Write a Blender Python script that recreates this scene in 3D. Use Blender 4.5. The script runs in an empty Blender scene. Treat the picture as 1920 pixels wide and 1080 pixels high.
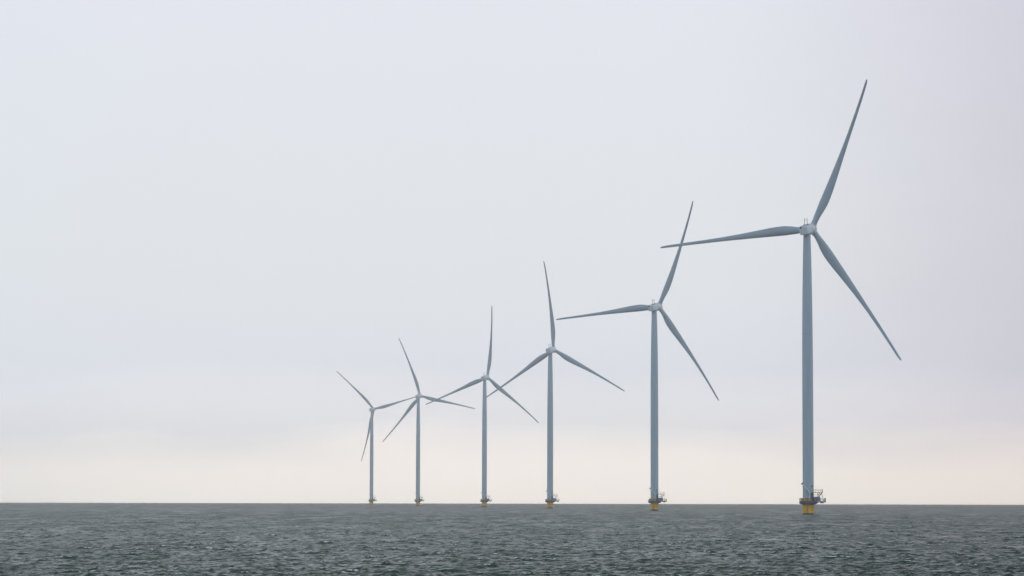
import bpy, math, random
import numpy as np
from mathutils import Matrix, Vector

C = bpy.context.scene.collection
R_EARTH = 6.371e6
rad = math.radians

# ---------------------------------------------------------------- camera
F_PX, CAM_H = 5550.0, 4.6
PITCH = math.atan((937.5 - 540) / F_PX)
cd = bpy.data.cameras.new('camera')
cam = bpy.data.objects.new('camera', cd)
C.objects.link(cam)
cd.sensor_width = 36.0
cd.lens = 36.0 * F_PX / 1920.0
cd.clip_start, cd.clip_end = 1.0, 40000.0
cam.location = (0, 0, CAM_H)
cam.rotation_euler = (rad(90) + PITCH, rad(-0.12), 0)
bpy.context.scene.camera = cam

# ---------------------------------------------------------------- sky, sun, exposure
SUN_EL, SUN_AZ = rad(38), rad(75)          # azimuth clockwise from +Y (view direction)
w = bpy.data.worlds.new('World')
bpy.context.scene.world = w
w.use_nodes = True
nt = w.node_tree
nt.nodes.clear()
N = nt.nodes.new
L = nt.links.new
out = N('ShaderNodeOutputWorld')
bg = N('ShaderNodeBackground'); bg.inputs['Strength'].default_value = 1.0
sky = N('ShaderNodeTexSky'); sky.sky_type = 'NISHITA'; sky.sun_disc = False
sky.sun_elevation = SUN_EL; sky.sun_rotation = SUN_AZ
sky.air_density = 1.0; sky.dust_density = 2.0
skys = N('ShaderNodeVectorMath'); skys.operation = 'SCALE'; skys.inputs['Scale'].default_value = 0.06
L(sky.outputs[0], skys.inputs[0])
tc = N('ShaderNodeTexCoord')
sep = N('ShaderNodeSeparateXYZ'); L(tc.outputs['Generated'], sep.inputs[0])
# elevation in degrees (asin z) and azimuth in degrees (atan2 x, y)
def mth(op, a=None, b=None, c=None, clamp=False):
    n = N('ShaderNodeMath'); n.operation = op; n.use_clamp = clamp
    for i, v in enumerate((a, b, c)):
        if v is None: continue
        if isinstance(v, (int, float)): n.inputs[i].default_value = v
        else: L(v, n.inputs[i])
    return n.outputs[0]
def maprange(v, a, b, c=0.0, d=1.0, smooth=True):
    n = N('ShaderNodeMapRange'); n.interpolation_type = 'SMOOTHSTEP' if smooth else 'LINEAR'
    L(v, n.inputs[0])
    for i, x in enumerate((a, b, c, d)): n.inputs[i + 1].default_value = x
    return n.outputs[0]
def mixc(f, a, b, mode='MIX'):
    n = N('ShaderNodeMix'); n.data_type = 'RGBA'; n.blend_type = mode; n.clamp_factor = True
    if isinstance(f, (int, float)): n.inputs[0].default_value = f
    else: L(f, n.inputs[0])
    for k, v in ((6, a), (7, b)):
        if isinstance(v, tuple): n.inputs[k].default_value = (*v, 1)
        else: L(v, n.inputs[k])
    return n.outputs[2]
def srgb(r, g, b):
    f = lambda c: (c / 255 / 12.92) if c / 255 < 0.04045 else ((c / 255 + 0.055) / 1.055) ** 2.4
    return (f(r), f(g), f(b))
el = mth('MULTIPLY', mth('ARCSINE', sep.outputs[2]), 180 / math.pi)
az = mth('MULTIPLY', mth('ARCTAN2', sep.outputs[0], sep.outputs[1]), 180 / math.pi)
# slow waviness of the cloud deck
mp = N('ShaderNodeMapping'); mp.inputs['Scale'].default_value = (7, 7, 26)
L(tc.outputs['Generated'], mp.inputs[0])
nz = N('ShaderNodeTexNoise'); nz.inputs['Scale'].default_value = 1.0; nz.inputs['Detail'].default_value = 5
nz.inputs['Roughness'].default_value = 0.55; L(mp.outputs[0], nz.inputs['Vector'])
wob = mth('MULTIPLY', mth('SUBTRACT', nz.outputs[0], 0.5), 1.6)
elw = mth('ADD', el, wob)
cr = N('ShaderNodeValToRGB')               # elevation ramp 0..12 degrees
L(maprange(elw, 0.0, 12.0, smooth=False), cr.inputs[0])
stops = [(0, (1.74, 1.60, 1.42)), (0.7, (1.62, 1.46, 1.31)), (1.5, (1.03, 1.02, 1.05)), (2.6, (0.85, 0.88, 0.945)), (4.5, (0.836, 0.862, 0.895)), (6.5, (0.834, 0.86, 0.901)), (9.6, (0.841, 0.859, 0.925)), (12, (0.849, 0.866, 0.933))]
el_ = cr.color_ramp.elements
while len(el_) > 1: el_.remove(el_[-1])
el_[0].position = 0; el_[0].color = (*stops[0][1], 1)
for p, c in stops[1:]:
    e = el_.new(p / 12.0); e.color = (*c, 1)
col = cr.outputs[0]
# the deck is darker higher up and thicker, slightly violet, towards the right; the low sky far left is duller
high = maprange(el, 10.0, 48.0)
col = mixc(high, col, (0.31, 0.36, 0.375))
azw = mth('ADD', az, mth('MULTIPLY', wob, 1.5))
right = maprange(azw, 3.0, 12.5)
low = maprange(el, 0.2, 2.2, 1.0, 0.0)
col = mixc(right, col, mixc(low, (0.79, 0.75, 0.80), (0.92, 0.87, 0.85)), 'MULTIPLY')
col = mixc(mth('MULTIPLY', high, maprange(az, -2.0, 11.0)), col, (0.30, 0.28, 0.32), 'MULTIPLY')
left = maprange(azw, -5.0, -11.0)
col = mixc(mth('MULTIPLY', left, low), col, (0.86, 0.87, 0.90), 'MULTIPLY')
col = mixc(mth('MULTIPLY', left, 0.6), col, (0.97, 1.0, 1.02), 'MULTIPLY')
# behind the camera it is bluer
back = maprange(mth('ABSOLUTE', az), 60.0, 140.0)
col = mixc(back, col, (0.62, 0.73, 0.86))
col = mixc(0.08, col, skys.outputs[0])
L(col, bg.inputs['Color']); L(bg.outputs[0], out.inputs['Surface'])

sd = bpy.data.lights.new('sun', 'SUN'); sd.energy = 0.5; sd.angle = rad(25); sd.color = (1.0, 0.96, 0.9)
sun = bpy.data.objects.new('sun', sd); C.objects.link(sun)
sdir = Vector((math.sin(SUN_AZ) * math.cos(SUN_EL), math.cos(SUN_AZ) * math.cos(SUN_EL), math.sin(SUN_EL)))
sun.rotation_euler = sdir.to_track_quat('Z', 'Y').to_euler()
sun.location = sdir * 3000
sc = bpy.context.scene
vs = sc.view_settings
vs.view_transform = 'Standard'; vs.look = 'None'; vs.exposure = 0.0; vs.gamma = 1.0
sc.cycles.volume_bounces = 4
sc.cycles.max_bounces = 8

# ---------------------------------------------------------------- materials
def material(name, color, rough=0.5, metallic=0.0, vary=0.12, scale=1.5, stretch=(1, 1, 1), bump=0.0, spec=0.5):
    m = bpy.data.materials.new(name); m.use_nodes = True
    t = m.node_tree; b = t.nodes['Principled BSDF']
    b.inputs['Roughness'].default_value = rough; b.inputs['Metallic'].default_value = metallic
    b.inputs['Specular IOR Level'].default_value = spec
    co = t.nodes.new('ShaderNodeTexCoord'); ma = t.nodes.new('ShaderNodeMapping')
    ma.inputs['Scale'].default_value = stretch
    n = t.nodes.new('ShaderNodeTexNoise'); n.inputs['Scale'].default_value = scale
    n.inputs['Detail'].default_value = 6; n.inputs['Roughness'].default_value = 0.6
    t.links.new(co.outputs['Object'], ma.inputs[0]); t.links.new(ma.outputs[0], n.inputs['Vector'])
    mx = t.nodes.new('ShaderNodeMix'); mx.data_type = 'RGBA'
    mr = t.nodes.new('ShaderNodeMapRange'); mr.inputs[1].default_value = 0.3; mr.inputs[2].default_value = 0.7
    t.links.new(n.outputs[0], mr.inputs[0]); t.links.new(mr.outputs[0], mx.inputs[0])
    mx.inputs[6].default_value = (*[c * (1 - vary) for c in color], 1)
    mx.inputs[7].default_value = (*[min(1, c * (1 + vary)) for c in color], 1)
    t.links.new(mx.outputs[2], b.inputs['Base Color'])
    if bump:
        bp = t.nodes.new('ShaderNodeBump'); bp.inputs['Strength'].default_value = bump
        bp.inputs['Distance'].default_value = 0.05
        t.links.new(n.outputs[0], bp.inputs['Height']); t.links.new(bp.outputs[0], b.inputs['Normal'])
    return m
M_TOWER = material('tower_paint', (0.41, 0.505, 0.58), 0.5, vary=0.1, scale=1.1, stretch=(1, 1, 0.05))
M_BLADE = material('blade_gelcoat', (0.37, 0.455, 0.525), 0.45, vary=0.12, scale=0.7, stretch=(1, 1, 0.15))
M_NAC = material('nacelle_paint', (0.66, 0.72, 0.75), 0.45, vary=0.05, scale=0.8)
M_COLLAR = material('collar_paint', (0.68, 0.73, 0.76), 0.45, vary=0.03)
M_DARK = material('dark_opening', (0.015, 0.02, 0.03), 0.7, vary=0.2)
M_SEAM = material('seam_sealant', (0.22, 0.27, 0.32), 0.7, vary=0.1)
M_YEL = material('yellow_pile_paint', (0.88, 0.41, 0.006), 0.6, vary=0.3, scale=1.6, stretch=(1, 1, 0.35), bump=0.2)
M_YELC = material('yellow_sign_paint', (0.75, 0.52, 0.06), 0.5, vary=0.05)
M_BLUE = material('blue_sign_paint', (0.04, 0.06, 0.3), 0.5, vary=0.1)
M_WEED = material('wet_black_coating', (0.012, 0.014, 0.02), 0.35, vary=0.4, scale=3)
M_STEEL = material('dark_galvanised_steel', (0.075, 0.105, 0.14), 0.55, metallic=0.3, vary=0.25, scale=3)
M_RAIL = material('railing_steel', (0.15, 0.15, 0.17), 0.5, metallic=0.3, vary=0.15, scale=5)
M_CRANE = material('crane_paint', (0.78, 0.81, 0.84), 0.45, vary=0.1)
M_CAB = material('cabinet_paint', (0.20, 0.22, 0.30), 0.5, vary=0.15, scale=3)
M_ORANGE = material('orange_buoy', (0.6, 0.13, 0.03), 0.5, vary=0.1)

# ---------------------------------------------------------------- mesh helpers
class MB:
    def __init__(s): s.v = []; s.f = []; s.m = []; s.sm = []
    def add(s, vs, fs, mi=0, smooth=True):
        o = len(s.v); s.v += [tuple(v) for v in vs]
        s.f += [tuple(i + o for i in f) for f in fs]; s.m += [mi] * len(fs); s.sm += [smooth] * len(fs)
    def rings(s, rings, mi=0, cap0=True, cap1=True, smooth=True):
        n = len(rings[0]); vs = [p for r in rings for p in r]; fs = []
        for i in range(len(rings) - 1):
            for j in range(n):
                k = (j + 1) % n
                fs.append((i * n + j, i * n + k, (i + 1) * n + k, (i + 1) * n + j))
        s.add(vs, fs, mi, smooth)
        if cap0: s.add(rings[0], [tuple(range(n - 1, -1, -1))], mi, False)
        if cap1: s.add(rings[-1], [tuple(range(n))], mi, False)
    def lathe(s, prof, n=32, mi=0, axis='Z', c=(0, 0, 0), cap0=True, cap1=True):
        rs = []
        for z, r in prof:
            ring = []
            for j in range(n):
                a = 2 * math.pi * j / n
                x, y = r * math.cos(a), r * math.sin(a)
                p = (x, y, z) if axis == 'Z' else (x, z, -y)
                ring.append((p[0] + c[0], p[1] + c[1], p[2] + c[2]))
            rs.append(ring)
        s.rings(rs, mi, cap0, cap1)
    def box(s, a, b, mi=0, bev=0.0):
        x0, y0, z0 = a; x1, y1, z1 = b
        if bev <= 0:
            vs = [(x, y, z) for z in (z0, z1) for y in (y0, y1) for x in (x0, x1)]
            s.add(vs, [(0, 2, 3, 1), (4, 5, 7, 6), (0, 1, 5, 4), (2, 6, 7, 3), (0, 4, 6, 2), (1, 3, 7, 5)], mi, False)
        else:
            e = bev
            def rr(z, k): return [(x0 + k + e, y0 + k, z), (x1 - k - e, y0 + k, z), (x1 - k, y0 + k + e, z), (x1 - k, y1 - k - e, z),
                                  (x1 - k - e, y1 - k, z), (x0 + k + e, y1 - k, z), (x0 + k, y1 - k - e, z), (x0 + k, y0 + k + e, z)]
            s.rings([rr(z0, e), rr(z0 + e, 0), rr(z1 - e, 0), rr(z1, e)], mi, smooth=False)
    def tube(s, pts, r, n=8, mi=0):
        pts = [Vector(p) for p in pts]; rs = []
        for i, p in enumerate(pts):
            d = (pts[min(i + 1, len(pts) - 1)] - pts[max(i - 1, 0)]).normalized()
            up = Vector((0, 0, 1)) if abs(d.z) < 0.9 else Vector((0, 1, 0))
            a = d.cross(up).normalized(); b = d.cross(a).normalized()
            rs.append([tuple(p + (a * math.cos(2 * math.pi * j / n) + b * math.sin(2 * math.pi * j / n)) * r) for j in range(n)])
        s.rings(rs, mi)
    def bar(s, p, q, wd, ht, mi=0):
        p, q = Vector(p), Vector(q); d = (q - p).normalized()
        up = Vector((0, 0, 1)) if abs(d.z) < 0.95 else Vector((0, 1, 0))
        a = d.cross(up).normalized() * wd / 2; b = a.cross(d).normalized() * ht / 2
        s.rings([[tuple(c + x * a + y * b) for x, y in ((-1, -1), (1, -1), (1, 1), (-1, 1))] for c in (p, q)], mi, smooth=False)
    def build(s, name, mats, parent=None):
        me = bpy.data.meshes.new(name); me.from_pydata(s.v, [], s.f)
        if not isinstance(mats, (list, tuple)): mats = [mats]
        for m in mats: me.materials.append(m)
        me.polygons.foreach_set('material_index', s.m)
        me.polygons.foreach_set('use_smooth', s.sm)
        me.update()
        import bmesh
        bm = bmesh.new(); bm.from_mesh(me)
        bmesh.ops.remove_doubles(bm, verts=bm.verts, dist=1e-5)
        bmesh.ops.recalc_face_normals(bm, faces=bm.faces)
        for e in bm.edges:
            if len(e.link_faces) == 2 and e.calc_face_angle(0) > rad(40): e.smooth = False
        bm.to_mesh(me); bm.free()
        o = bpy.data.objects.new(name, me); C.objects.link(o)
        if parent: o.parent = parent
        return o

# ---------------------------------------------------------------- the sea (one sheet, curved like the earth, out past the horizon)
def build_sea():
    rs = [0.0, 1.0]
    while rs[-1] < 150: rs.append(rs[-1] * 1.05 + 0.15)
    while rs[-1] < 1000: rs.append(rs[-1] * 1.00085)
    g = 0.00085
    while rs[-1] < 9200:
        g = min(g * 1.0018, 0.005); rs.append(rs[-1] * (1 + g))
    rs = np.array(rs)
    nf = 1500
    fine = np.linspace(rad(-14.5), rad(14.5), nf)
    coarse = np.linspace(rad(14.5), rad(360 - 14.5), 92)[1:-1]
    th = np.concatenate([fine, coarse])
    wcol = np.ones(len(th)); wcol[nf:] = 0
    edge = np.minimum(np.arange(nf), np.arange(nf)[::-1]) / 40.0
    wcol[:nf] = np.clip(edge, 0, 1)
    nr, nc = len(rs), len(th)
    sp = np.gradient(rs)
    sp = np.maximum(sp, rs * (fine[1] - fine[0]) * 1.2)
    X0 = (rs[:, None] * np.sin(th)[None, :]).astype(np.float32)
    Y0 = (rs[:, None] * np.cos(th)[None, :]).astype(np.float32)
    DX = np.zeros_like(X0); DY = np.zeros_like(X0); DZ = np.zeros_like(X0)
    JX = np.zeros_like(X0)
    rng = np.random.default_rng(11)
    # wind sea: waves run from far right towards the camera and left
    ncomp = 140
    lam = np.exp(rng.uniform(math.log(0.32), math.log(7.0), ncomp))
    lam = np.sort(lam)[::-1]
    lp = 3.2
    x = lam / lp
    amp = 0.0152 * np.where(x < 1, x ** 0.72, x ** 0.95 * np.exp(-((x - 1) / 0.65) ** 2))
    wdir = math.atan2(-math.cos(rad(24)), -math.sin(rad(24)))
    ang = wdir + rng.normal(0, 1, ncomp) * (0.32 + 0.45 * np.clip(1 - x, 0, 1))
    ph = rng.uniform(0, 2 * math.pi, ncomp)
    for i in range(ncomp):
        k = 2 * math.pi / lam[i]
        wt = np.clip((lam[i] / sp - 1.8) / 1.6, 0, 1)
        last = np.nonzero(wt > 0)[0]
        if len(last) == 0: continue
        n0, n1 = 0, last[-1] + 1
        # short waves are built only where the mesh resolves them
        c, s_ = np.float32(math.cos(ang[i])), np.float32(math.sin(ang[i]))
        P = np.float32(k) * (X0[n0:n1, :nf] * c + Y0[n0:n1, :nf] * s_) + np.float32(ph[i])
        A = (amp[i] * wt[n0:n1, None] * wcol[None, :nf]).astype(np.float32)
        sn = np.sin(P) * A; co = np.cos(P) * A
        DZ[n0:n1, :nf] += co
        q = np.float32(0.85)
        DX[n0:n1, :nf] -= q * c * sn; DY[n0:n1, :nf] -= q * s_ * sn
        if lam[i] > 1.1: JX[n0:n1, :nf] += np.float32(k) * co
    X = X0 + DX; Y = Y0 + DY
    Z = DZ - (X0 * X0 + Y0 * Y0) / (2 * R_EARTH)
    print('sea', nr, nc, 'height sd', DZ[(rs > 180) & (rs < 400)][:, 100:1100].std(), 'J pct', np.percentile(JX[:, 100:1100], [50, 95, 99, 99.7]))
    co = np.empty((nr * nc, 3), np.float32)
    co[:, 0] = X.ravel(); co[:, 1] = Y.ravel(); co[:, 2] = Z.ravel()
    i = np.arange(nr - 1)[:, None]; j = np.arange(nc)[None, :]; j2 = (j + 1) % nc
    quads = np.stack([i * nc + j, i * nc + j2, (i + 1) * nc + j2, (i + 1) * nc + j], -1).reshape(-1, 4)[:, ::-1].astype(np.int32)
    me = bpy.data.meshes.new('sea')
    me.vertices.add(nr * nc); me.vertices.foreach_set('co', co.ravel())
    nq = len(quads)
    me.loops.add(nq * 4); me.loops.foreach_set('vertex_index', quads.ravel())
    me.polygons.add(nq)
    me.polygons.foreach_set('loop_start', np.arange(0, nq * 4, 4, dtype=np.int32))
    me.polygons.foreach_set('use_smooth', np.ones(nq, bool))
    me.update(calc_edges=True)
    a = me.attributes.new('crest', 'FLOAT', 'POINT'); a.data.foreach_set('value', JX.ravel())
    lod = np.clip(np.log(np.maximum(rs, 1) / 300) / math.log(3000 / 300), 0, 1)
    a = me.attributes.new('unresolved', 'FLOAT', 'POINT'); a.data.foreach_set('value', np.repeat(lod, nc).astype(np.float32))
    o = bpy.data.objects.new('sea', me); C.objects.link(o)
    o['kind'] = 'structure'
    # water shader
    m = bpy.data.materials.new('sea_water'); m.use_nodes = True
    t = m.node_tree; b = t.nodes['Principled BSDF']; n = t.nodes.new; l = t.links.new
    b.inputs['IOR'].default_value = 1.333
    b.inputs['Roughness'].default_value = 0.12
    geo = n('ShaderNodeNewGeometry')
    def noise(scale, detail=3, rough=0.55, stretch=(1, 1, 1)):
        mpn = n('ShaderNodeMapping'); mpn.inputs['Scale'].default_value = stretch
        mpn.inputs['Rotation'].default_value = (0, 0, rad(24))
        l(geo.outputs['Position'], mpn.inputs[0])
        q = n('ShaderNodeTexNoise'); q.inputs['Scale'].default_value = scale; q.inputs['Detail'].default_value = detail
        q.inputs['Roughness'].default_value = rough; l(mpn.outputs[0], q.inputs['Vector']); return q.outputs[0]
    def bump(h, dist, nrm=None, strength=1.0):
        q = n('ShaderNodeBump'); q.inputs['Distance'].default_value = dist
        q.inputs['Strength'].default_value = strength
        l(h, q.inputs['Height'])
        if nrm: l(nrm, q.inputs['Normal'])
        return q.outputs[0]
    un = n('ShaderNodeAttribute'); un.attribute_name = 'unresolved'
    b1 = bump(noise(0.55, 3, 0.5, (1, 1.5, 1)), SEA_B1)
    gs = n('ShaderNodeMapRange'); gs.inputs[1].default_value = 0.35; gs.inputs[2].default_value = 0.65
    gs.inputs[3].default_value = 0.25; gs.inputs[4].default_value = 1.0
    l(noise(0.035, 4, 0.6, (1, 0.25, 1)), gs.inputs[0])
    b2 = bump(noise(2.2, 4, 0.6, (1, 1.4, 1)), SEA_B2, b1)
    l(gs.outputs[0], b2.node.inputs['Strength'])
    l(b2, b.inputs['Normal'])
    base = n('ShaderNodeMix'); base.data_type = 'RGBA'
    mr = n('ShaderNodeMapRange'); mr.inputs[1].default_value = 0.35; mr.inputs[2].default_value = 0.65
    l(noise(0.012, 3), mr.inputs[0]); l(mr.outputs[0], base.inputs[0])
    base.inputs[6].default_value = (*SEA_C1, 1); base.inputs[7].default_value = (*SEA_C2, 1)
    # foam on the sharpest crests
    at = n('ShaderNodeAttribute'); at.attribute_name = 'crest'
    f0 = n('ShaderNodeMapRange'); f0.inputs[1].default_value = FOAM_T; f0.inputs[2].default_value = FOAM_T + 0.08
    l(at.outputs['Fac'], f0.inputs[0])
    f1 = n('ShaderNodeMapRange'); f1.inputs[1].default_value = 0.5; f1.inputs[2].default_value = 0.56
    l(noise(2.2, 4, 0.75), f1.inputs[0])
    f2 = n('ShaderNodeMath'); f2.operation = 'MULTIPLY'; l(f0.outputs[0], f2.inputs[0]); l(f1.outputs[0], f2.inputs[1])
    cm = n('ShaderNodeMix'); cm.data_type = 'RGBA'; l(f2.outputs[0], cm.inputs[0])
    l(base.outputs[2], cm.inputs[6]); cm.inputs[7].default_value = (0.85, 0.85, 0.83, 1)
    l(cm.outputs[2], b.inputs['Base Color'])
    rm = n('ShaderNodeMix'); rm.data_type = 'FLOAT'; l(f2.outputs[0], rm.inputs[0]); rm.inputs[3].default_value = 0.7
    ur = n('ShaderNodeMapRange'); ur.inputs[3].default_value = SEA_R0; ur.inputs[4].default_value = SEA_R1
    l(un.outputs['Fac'], ur.inputs[0])
    # gusts: bands of rougher and calmer water drawn out along the wind
    gu = n('ShaderNodeMapRange'); gu.inputs[1].default_value = 0.32; gu.inputs[2].default_value = 0.68
    gu.inputs[3].default_value = 0.6; gu.inputs[4].default_value = 1.5
    l(noise(0.13, 5, 0.65, (1, 0.12, 1)), gu.inputs[0])
    um = n('ShaderNodeMath'); um.operation = 'MULTIPLY'; l(ur.outputs[0], um.inputs[0]); l(gu.outputs[0], um.inputs[1])
    l(um.outputs[0], rm.inputs[2])
    l(rm.outputs[0], b.inputs['Roughness'])
    me.materials.append(m)
SEA_B1, SEA_B2 = 0.5, 0.35
SEA_R0, SEA_R1 = 0.19, 0.46
SEA_C1, SEA_C2 = (0.010, 0.042, 0.028), (0.022, 0.060, 0.042)
FOAM_T = 0.385
build_sea()

# ---------------------------------------------------------------- one wind turbine (base at water level, origin on the tower axis)
ROTOR_R, HUB_Z, OVERHANG, TILT = 54.0, 95.0, 4.6, rad(7)
turbine = bpy.data.objects.new('wind_turbine', None); C.objects.link(turbine)
turbine.empty_display_size = 5

# foundation
b = MB(); b.lathe([(-3, 1.88), (0.36, 1.88), (0.37, 1.88), (4.35, 1.88), (5.38, 1.88), (5.40, 1.98), (5.52, 1.98)], 48)
foundation = b.build('foundation', M_YEL, turbine)
b = MB(); b.lathe([(-2.9, 1.90), (0.52, 1.90), (0.55, 1.885)], 48, cap0=False, cap1=False); b.build('waterline_band', M_WEED, foundation)
b = MB()
b.tube([(-0.42, -1.98, -1.5), (-0.42, -1.98, 5.3)], 0.075)
for z in (0.9, 2.2, 3.5): b.box((-0.52, -1.99, z), (-0.32, -1.86, z + 0.1))
b.build('cable_pipe', M_STEEL, foundation)
b = MB()                                                     # boat-landing ladder on the far side
for x in (-0.3, 0.3): b.tube([(x, 2.5, -1.5), (x, 2.5, 4.3)], 0.09)
for z in np.arange(-1.2, 4.2, 0.33): b.tube([(-0.3, 2.5, z), (0.3, 2.5, z)], 0.025, 6)
for z in (0.6, 3.4):
    for x in (-0.3, 0.3): b.tube([(x, 2.5, z), (x, 1.8, z)], 0.06)
b.build('ladder', M_YELC, foundation)

# tower
prof = [(5.53, 1.84), (20, 1.83), (36, 1.82), (49, 1.80), (58, 1.76), (66, 1.70), (73, 1.62), (80, 1.50), (86, 1.38), (90, 1.28), (93.6, 1.19)]
b = MB(); b.lathe(prof, 64); tower = b.build('tower', M_TOWER, turbine)
b = MB()
for z, r in ((32.0, 1.826), (60.0, 1.748)):
    b = MB(); b.lathe([(z - 0.04, r - 0.03), (z - 0.03, r + 0.012), (z + 0.03, r + 0.012), (z + 0.04, r - 0.03)], 64, cap0=False, cap1=False)
    b.build('flange_seam', M_SEAM, tower)
# arched tower door, 42 degrees to the right of the side that faces the camera
def on_tower(s, r, z, deg=40):
    a = rad(deg) + s / 1.84
    return (r * math.sin(a), -r * math.cos(a), z)
def arch_panel(mb, hw, z0, z1, r0, r1, mi=0):
    pts = [(-hw, z0), (hw, z0)]
    for k in range(9):
        a = math.pi * k / 8; pts.append((hw * math.cos(a), z1 - hw + hw * math.sin(a) * 1.0))
    mb.rings([[on_tower(s, r0, z) for s, z in pts], [on_tower(s, r1, z) for s, z in pts]], mi, smooth=False)
b = MB(); arch_panel(b, 0.52, 7.5, 9.75, 1.70, 1.93); door = b.build('door', M_CAB, tower)
b = MB(); arch_panel(b, 0.38, 7.56, 9.2, 1.80, 1.95); b.build('door_leaf', M_CRANE, door)
b = MB()
b.rings([[on_tower(s, r, z) for s, z in ((-0.26, 9.3), (0.26, 9.3), (0.0, 9.72))] for r in (1.85, 2.0)], smooth=False)
b.build('door_window', M_DARK, door)
for z, h in ((8.55, 0.36), (7.8, 0.34)):
    b = MB(); b.rings([[on_tower(s, r, zz) for s, zz in ((-0.17, z), (0.17, z), (0.17, z + h), (-0.17, z + h))] for r in (1.85, 1.975)], smooth=False)
    b.build('door_window', M_DARK, door)

# work platform
DECK = 4.42
b = MB()
n = 24
def ringpts(r, z): return [(r * math.cos(2 * math.pi * k / n), r * math.sin(2 * math.pi * k / n), z) for k in range(n)]
b.rings([ringpts(1.95, 3.35), ringpts(2.05, 3.55), ringpts(2.9, 3.66), ringpts(2.95, 3.7), ringpts(2.95, DECK), ringpts(2.0, DECK + 0.01)], smooth=False)
for k in range(12):                                          # bracket ribs standing proud of the fascia
    a = 2 * math.pi * (k + 0.5) / 12
    b.bar((2.0 * math.cos(a), 2.0 * math.sin(a), 3.55), (3.02 * math.cos(a), 3.02 * math.sin(a), 4.05), 0.14, 0.5)
platform = b.build('work_platform', M_STEEL, turbine)
b = MB()
b.box((2.2, -1.75, DECK - 0.34), (5.65, 1.75, DECK - 0.03), bev=0.03)
for y in (-1.4, 0, 1.4): b.bar((1.7, y, 3.45), (3.1, y, 4.08), 0.16, 0.28)
b.box((4.05, -1.2, DECK - 0.62), (4.95, 1.2, DECK - 0.345), bev=0.05)
b.build('laydown_deck', M_STEEL, platform)
def railing(path, mb, z, h=1.08, step=0.82, r=0.055, kick=True):
    for a, c in zip(path[:-1], path[1:]):
        a, c = Vector(a), Vector(c); d = (c - a).length; k = max(1, round(d / step))
        for i in range(k):
            p = a.lerp(c, i / k); mb.tube([(p.x, p.y, z), (p.x, p.y, z + h)], r, 6)
        for hh in (h, h * 0.55): mb.tube([(a.x, a.y, z + hh), (c.x, c.y, z + hh)], r * 0.8, 6)
        if kick: mb.bar((a.x, a.y, z + 0.09), (c.x, c.y, z + 0.09), 0.02, 0.16)
    p = Vector(path[-1]); mb.tube([(p.x, p.y, z), (p.x, p.y, z + h)], r, 6)
b = MB()
arc = [(2.88 * math.cos(rad(a)), 2.88 * math.sin(rad(a))) for a in range(-40, -325, -15)]
railing([(5.58, 1.68), (5.58, -1.68), (2.4, -1.68)], b, DECK)
railing(arc, b, DECK)
railing([(2.4, 1.68), (5.58, 1.68)], b, DECK)
b.build('railing', M_RAIL, platform)
b = MB()
b.rings([[(r * math.sin(a), -r * math.cos(a), z) for a, z in ((rad(-62), 4.62), (rad(-30), 4.62), (rad(-30), 5.5), (rad(-62), 5.5))] for r in (2.92, 2.96)], smooth=False)
sign = b.build('sign_panel', M_YELC, platform)
b = MB()
b.rings([[(r * math.sin(a), -r * math.cos(a), z) for a, z in ((rad(-50), 4.9), (rad(-38), 4.9), (rad(-38), 5.2), (rad(-50), 5.2))] for r in (2.958, 2.975)], smooth=False)
b.build('sign_mark', M_BLUE, sign)
b = MB()
ring = [(3.75 + 0.3 * math.cos(t), -1.80, 5.0 + 0.3 * math.sin(t)) for t in np.linspace(0, 2 * math.pi, 17)]
b.tube(ring, 0.075, 8); b.build('lifebuoy', M_ORANGE, platform)

# davit crane
b = MB()
b.lathe([(DECK, 0.22), (DECK + 0.12, 0.22), (DECK + 0.14, 0.13), (7.3, 0.12), (7.32, 0.2), (7.75, 0.2)], 16, c=(0.15, -2.35, 0))
crane = b.build('davit_crane', M_CRANE, turbine)
b = MB(); b.bar((0.3, -2.35, 7.45), (-2.0, -2.35, 10.3), 0.2, 0.26); b.build('boom', M_CRANE, crane)
b = MB(); b.tube([(0.1, -2.35, 6.3), (-0.85, -2.35, 8.4)], 0.085); b.tube([(-0.3, -2.35, 7.2), (-0.85, -2.35, 8.42)], 0.06); b.build('hydraulic_ram', M_SEAM, crane)
b = MB(); b.box((-2.62, -2.55, 9.98), (-1.95, -2.15, 10.36), bev=0.08); b.box((-2.25, -2.48, 10.3), (-1.85, -2.22, 10.62), bev=0.05)
b.build('winch_head', M_DARK, crane)
b = MB(); b.tube([(-2.3, -2.35, 9.98), (-2.3, -2.35, 9.7)], 0.03, 6); b.build('hook', M_DARK, crane)

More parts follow.
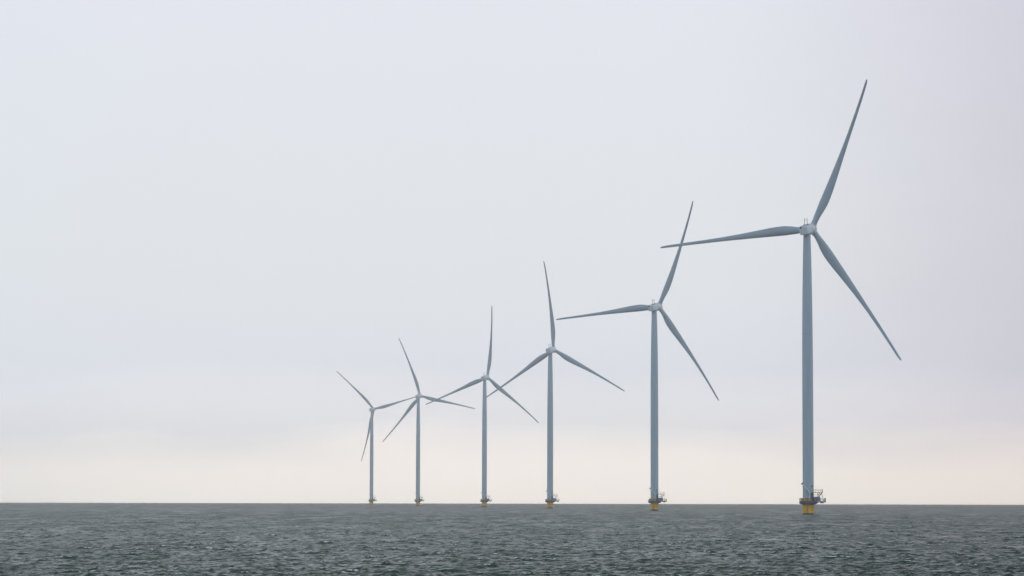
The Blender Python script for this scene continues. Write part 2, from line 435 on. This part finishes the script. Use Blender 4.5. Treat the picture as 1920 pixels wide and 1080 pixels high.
# equipment cabinet, access landing and stair beside the tower
b = MB(); b.box((1.55, -2.2, DECK + 0.02), (3.75, -0.6, 6.0), bev=0.05)
for x in (2.25, 3.0): b.box((x, -2.225, DECK + 0.25), (x + 0.08, -2.202, 5.8))
cab = b.build('equipment_cabinet', M_CAB, turbine)
b = MB()
for z in (4.9, 5.1, 5.3): b.box((2.45, -2.23, z), (2.9, -2.205, z + 0.08))
b.build('vent_grille', M_DARK, cab)
UP = 7.42
b = MB()
b.box((1.15, -2.1, UP - 0.16), (4.6, -0.3, UP), bev=0.02)
b.box((1.2, -2.0, 6.5), (3.35, -0.5, 6.62), bev=0.02)
landing = b.build('access_landing', M_STEEL, turbine)
b = MB(); railing([(4.52, -0.35), (4.52, -2.05), (1.5, -2.05)], b, UP, 1.0, 0.62, 0.05, kick=False)
b.build('railing', M_RAIL, landing)
for y in (-2.05, -0.4):
    for p, q, r in (((4.45, y, UP - 0.1), (3.4, y, 6.02), 0.07), ((3.75, y, UP - 0.1), (3.3, y, 6.6), 0.06),
                    ((3.05, y, 6.02), (3.05, y, UP - 0.1), 0.06), ((1.35, y, 6.02), (1.35, y, UP - 0.1), 0.09)):
        b = MB(); b.tube([p, q], r); b.build('strut', M_STEEL, landing)
b = MB(); b.box((0.95, -2.3, 5.6), (1.5, -1.75, 7.4), bev=0.05); b.build('cable_cabinet', M_STEEL, landing)
b = MB()
for y in (-0.55, 0.1): b.bar((5.2, y, DECK + 0.05), (4.3, y, UP - 0.05), 0.05, 0.16)
for k in range(1, 12):
    t = k / 12; x = 5.2 - 0.9 * t; z = DECK + 0.05 + (UP - DECK - 0.1) * t
    b.box((x - 0.09, -0.52, z - 0.015), (x + 0.09, 0.07, z + 0.015))
b.build('stair', M_STEEL, landing)

# nacelle (local frame: +Y upwind along the rotor axis, origin where that axis meets the tower axis)
def super_ring(y, hw, z0, z1, e, n=40):
    cz, hh = (z0 + z1) / 2, (z1 - z0) / 2; pts = []
    for k in range(n):
        a = 2 * math.pi * k / n; c, s_ = math.cos(a), math.sin(a)
        pts.append((hw * math.copysign(abs(c) ** (2 / e), c), y, cz + hh * math.copysign(abs(s_) ** (2 / e), s_)))
    return pts
b = MB()
b.rings([super_ring(-3.38, 1.18, -1.4, 1.08, 5), super_ring(-3.30, 1.36, -1.6, 1.28, 5), super_ring(-3.12, 1.47, -1.7, 1.38, 5),
         super_ring(-0.6, 1.52, -1.74, 1.45, 4.6), super_ring(0.3, 1.60, -1.78, 1.6, 3.4), super_ring(0.75, 1.78, -1.8, 1.76, 2.3), super_ring(0.86, 1.80, -1.82, 1.80, 2.0)])
nacelle = b.build('nacelle', M_NAC, turbine)
b = MB()
b.lathe([(-3.46, 0.27), (-3.46, 0.33), (-3.2, 0.33)], 20, axis='Y', c=(-0.93, 0, 0.72), cap0=True)
b.build('vent_port', M_DARK, nacelle)
b = MB()
for a, c in (((-0.55, -1.0), (-0.55, 0.8)), ((-0.55, 0.8), (1.0, 0.8)), ((1.0, 0.8), (1.0, -1.0)), ((1.0, -1.0), (-0.55, -1.0)), ((0.6, -1.0), (0.6, 0.8))):
    b.bar((a[0], -3.385, a[1]), (c[0], -3.385, c[1]), 0.035, 0.035)
b.build('hatch_seam', M_SEAM, nacelle)
b = MB(); b.box((-0.85, -1.6, 1.44), (0.85, 0.2, 1.6), bev=0.03)
plate = b.build('roof_plate', M_DARK, nacelle)
b = MB()
for x in (-0.47, 0.47): b.tube([(x, -0.7, 1.55), (x, -0.7, 3.75)], 0.085, 8); b.box((x - 0.12, -0.82, 1.6), (x + 0.12, -0.58, 1.78))
b.tube([(-0.47, -0.7, 3.2), (0.47, -0.7, 3.2)], 0.05, 6)
for x in (-0.47, 0.47): b.lathe([(3.7, 0.085), (3.9, 0.085)], 8, c=(x, -0.7, 0))
b.build('sensor_mast', M_STEEL, nacelle)
b = MB(); b.lathe([(0.87, 1.80), (0.92, 1.87), (2.5, 1.87), (2.62, 1.80), (2.63, 1.2)], 56, axis='Y')
gen = b.build('generator', M_NAC, turbine)
b = MB(); b.lathe([(2.6, 1.62), (2.86, 1.62)], 48, axis='Y'); b.build('rotor_gap', M_DARK, gen)
b = MB()
b.lathe([(2.86, 1.3), (2.88, 1.6), (3.1, 1.72), (4.6, 1.78), (5.4, 1.62), (6.0, 1.25), (6.4, 0.75), (6.55, 0.2)], 48, axis='Y', c=(0, 0, 0))
hub = b.build('hub', M_NAC, turbine)

# blade: along +Z from the hub centre, leading edge at -X, bent downwind (-Y) by the wind load
ST = [(1.9, 1.86, 1.0, 0.5, 12), (3.2, 1.92, 0.97, 0.49, 12), (5, 2.25, 0.80, 0.44, 12), (7, 2.80, 0.58, 0.38, 12), (9.5, 3.22, 0.42, 0.34, 11), (12, 3.20, 0.34, 0.32, 9.5),
      (15, 2.98, 0.29, 0.31, 8), (20, 2.46, 0.25, 0.31, 6), (26, 1.88, 0.22, 0.31, 4), (32, 1.42, 0.20, 0.31, 2.5), (38, 1.18, 0.19, 0.31, 1.5),
      (44, 1.0, 0.18, 0.31, 0.5), (49, 0.88, 0.18, 0.31, 0), (52, 0.78, 0.18, 0.32, 0), (53.4, 0.60, 0.18, 0.36, 0), (53.95, 0.34, 0.2, 0.4, 0)]
def blade_ring(z, chord, tk, ax, tw, n=28):
    pts = []
    mixc_ = max(0.0, min(1.0, (tk - 0.5) / 0.47))
    for k in range(n):
        a = 2 * math.pi * k / n
        u = 0.5 - 0.5 * math.cos(a)                           # 0 = leading edge
        yt = 5 * tk * (0.2969 * math.sqrt(u) - 0.126 * u - 0.3516 * u * u + 0.2843 * u ** 3 - 0.1036 * u ** 4)
        camb = 0.05 * math.sin(math.pi * u)
        yy = (yt * (1.0 if math.sin(a) >= 0 else -0.75) - camb * (1 if tk < 0.6 else 0))
        yc = 0.5 * math.sin(a) * tk
        y = (mixc_ * yc + (1 - mixc_) * yy) * chord
        x = (u - ax) * chord
        t = rad(tw)
        X, Y = x * math.cos(t) + y * math.sin(t), -x * math.sin(t) + y * math.cos(t)
        bend = 0.045 * z - (3.9 + 0.045 * 54) * (z / ROTOR_R) ** 2.3
        pts.append((X, Y + bend, z))
    return pts
zs = [s[0] for s in ST]
fine_z = sorted(set(zs + list(np.linspace(2, 53.4, 60))))
rings = [blade_ring(z, *[float(np.interp(z, zs, [s[k] for s in ST])) for k in (1, 2, 3, 4)]) for z in fine_z]
b = MB(); b.rings(rings)
blade0 = b.build('blade', M_BLADE, turbine)
b = MB(); b.lathe([(0.5, 1.10), (1.72, 1.06), (1.74, 1.13), (1.98, 1.13), (2.0, 0.9)], 32)
collar0 = b.build('root_collar', M_COLLAR, blade0)
for k in (1, 2):
    o = blade0.copy(); C.objects.link(o); o.parent = turbine
    q = collar0.copy(); C.objects.link(q); q.parent = o

def pose(root, x, d, psi, phase):
    root.location = (x, d, -(x * x + d * d) / 2 / R_EARTH)
    head = Matrix.Translation((0, 0, HUB_Z)) @ Matrix.Rotation(-rad(psi), 4, 'Z') @ Matrix.Rotation(TILT, 4, 'X')
    k = 0
    for ch in root.children:
        kind = ch.name.split('.')[0]
        if kind in ('nacelle', 'generator'): ch.matrix_local = head
        elif kind == 'hub':
            ch.matrix_local = head @ Matrix.Rotation(rad(phase), 4, 'Y')
        elif kind == 'blade':
            ch.matrix_local = head @ Matrix.Translation((0, OVERHANG, 0)) @ Matrix.Rotation(rad(phase) + k * 2 * math.pi / 3, 4, 'Y')
            k += 1
def copy_tree(o, parent=None):
    c = o.copy(); C.objects.link(c); c.parent = parent
    for ch in o.children: copy_tree(ch, c)
    return c
GROUP = 'wind turbines standing in a row in the sea'
ROW = [  # x, distance, yaw, blade phase, label
    (98.3, 984.6, 26.3, 25.5, 'largest and nearest wind turbine at the right end of the row, on a yellow pile'),
    (66.5, 1384.7, 30.8, 25.4, 'second largest wind turbine, its upper blade crossing behind the nearest turbine\'s left blade'),
    (22.9, 1784.0, 26.2, -1.8, 'third turbine from the right, upper blade near vertical, left blade tip reaching the next tower'),
    (-20.4, 2188.2, 24.8, 8.9, 'fourth turbine from the right, thin grey blade pointing straight up between two crossing blades'),
    (-81.8, 2579.5, 20.8, -17.9, 'second smallest turbine, blade leaning up left, standing just right of the smallest hazy one'),
    (-139.8, 2951.0, 22.5, -44.2, 'smallest and haziest turbine, at the left end, one blade hanging down along its tower'),
]
roots = [turbine] + [copy_tree(turbine) for _ in ROW[1:]]
for root, (x, d, psi, phs, lab) in zip(roots, ROW):
    pose(root, x, d, psi, phs)
    root['label'] = lab; root['category'] = 'wind turbine'; root['group'] = GROUP

# ---------------------------------------------------------------- a lone seabird low over the horizon
b = MB()
b.rings([[(0.9 * s_ * 0.11 * math.cos(t), y, 0.11 * s_ * math.sin(t)) for t in np.linspace(0, 2 * math.pi, 11)[:-1]]
         for y, s_ in ((-0.32, 0.15), (-0.2, 0.6), (-0.05, 1.0), (0.1, 0.9), (0.2, 0.55), (0.27, 0.6), (0.33, 0.45), (0.4, 0.1))])
bird = b.build('seabird', M_DARK)
b = MB()
for s in (-1, 1):
    st = [(0.05, 0.04, 0.24, 0.04), (0.3, 0.05, 0.22, 0.14), (0.5, 0.0, 0.15, 0.12), (0.72, -0.1, 0.04, 0.06)]
    b.rings([[(s * x, y + c / 2, z), (s * x, y, z + 0.02), (s * x, y - c / 2, z), (s * x, y, z - 0.008)] for x, y, c, z in st])
b.build('wings', M_DARK, bird)
bird.location = (37.2, 1300.0, 10.8); bird.rotation_euler = (0, 0, rad(70))
bird['label'] = 'tiny dark seabird flying low above the horizon between the third and second turbines'
bird['category'] = 'bird'

# ---------------------------------------------------------------- the air
HAZE = 1.2e-4
b = MB(); b.box((-9400, -9400, -9), (9400, 9400, 165))
haze = b.build('haze', [])
hm = bpy.data.materials.new('haze_air'); hm.use_nodes = True
t = hm.node_tree; t.nodes.clear()
ho = t.nodes.new('ShaderNodeOutputMaterial'); pv = t.nodes.new('ShaderNodeVolumePrincipled')
pv.inputs['Color'].default_value = (0.985, 0.99, 1.0, 1); pv.inputs['Density'].default_value = HAZE
pv.inputs['Anisotropy'].default_value = 0.92
t.links.new(pv.outputs[0], ho.inputs['Volume'])
haze.data.materials.append(hm)
haze['kind'] = 'stuff'
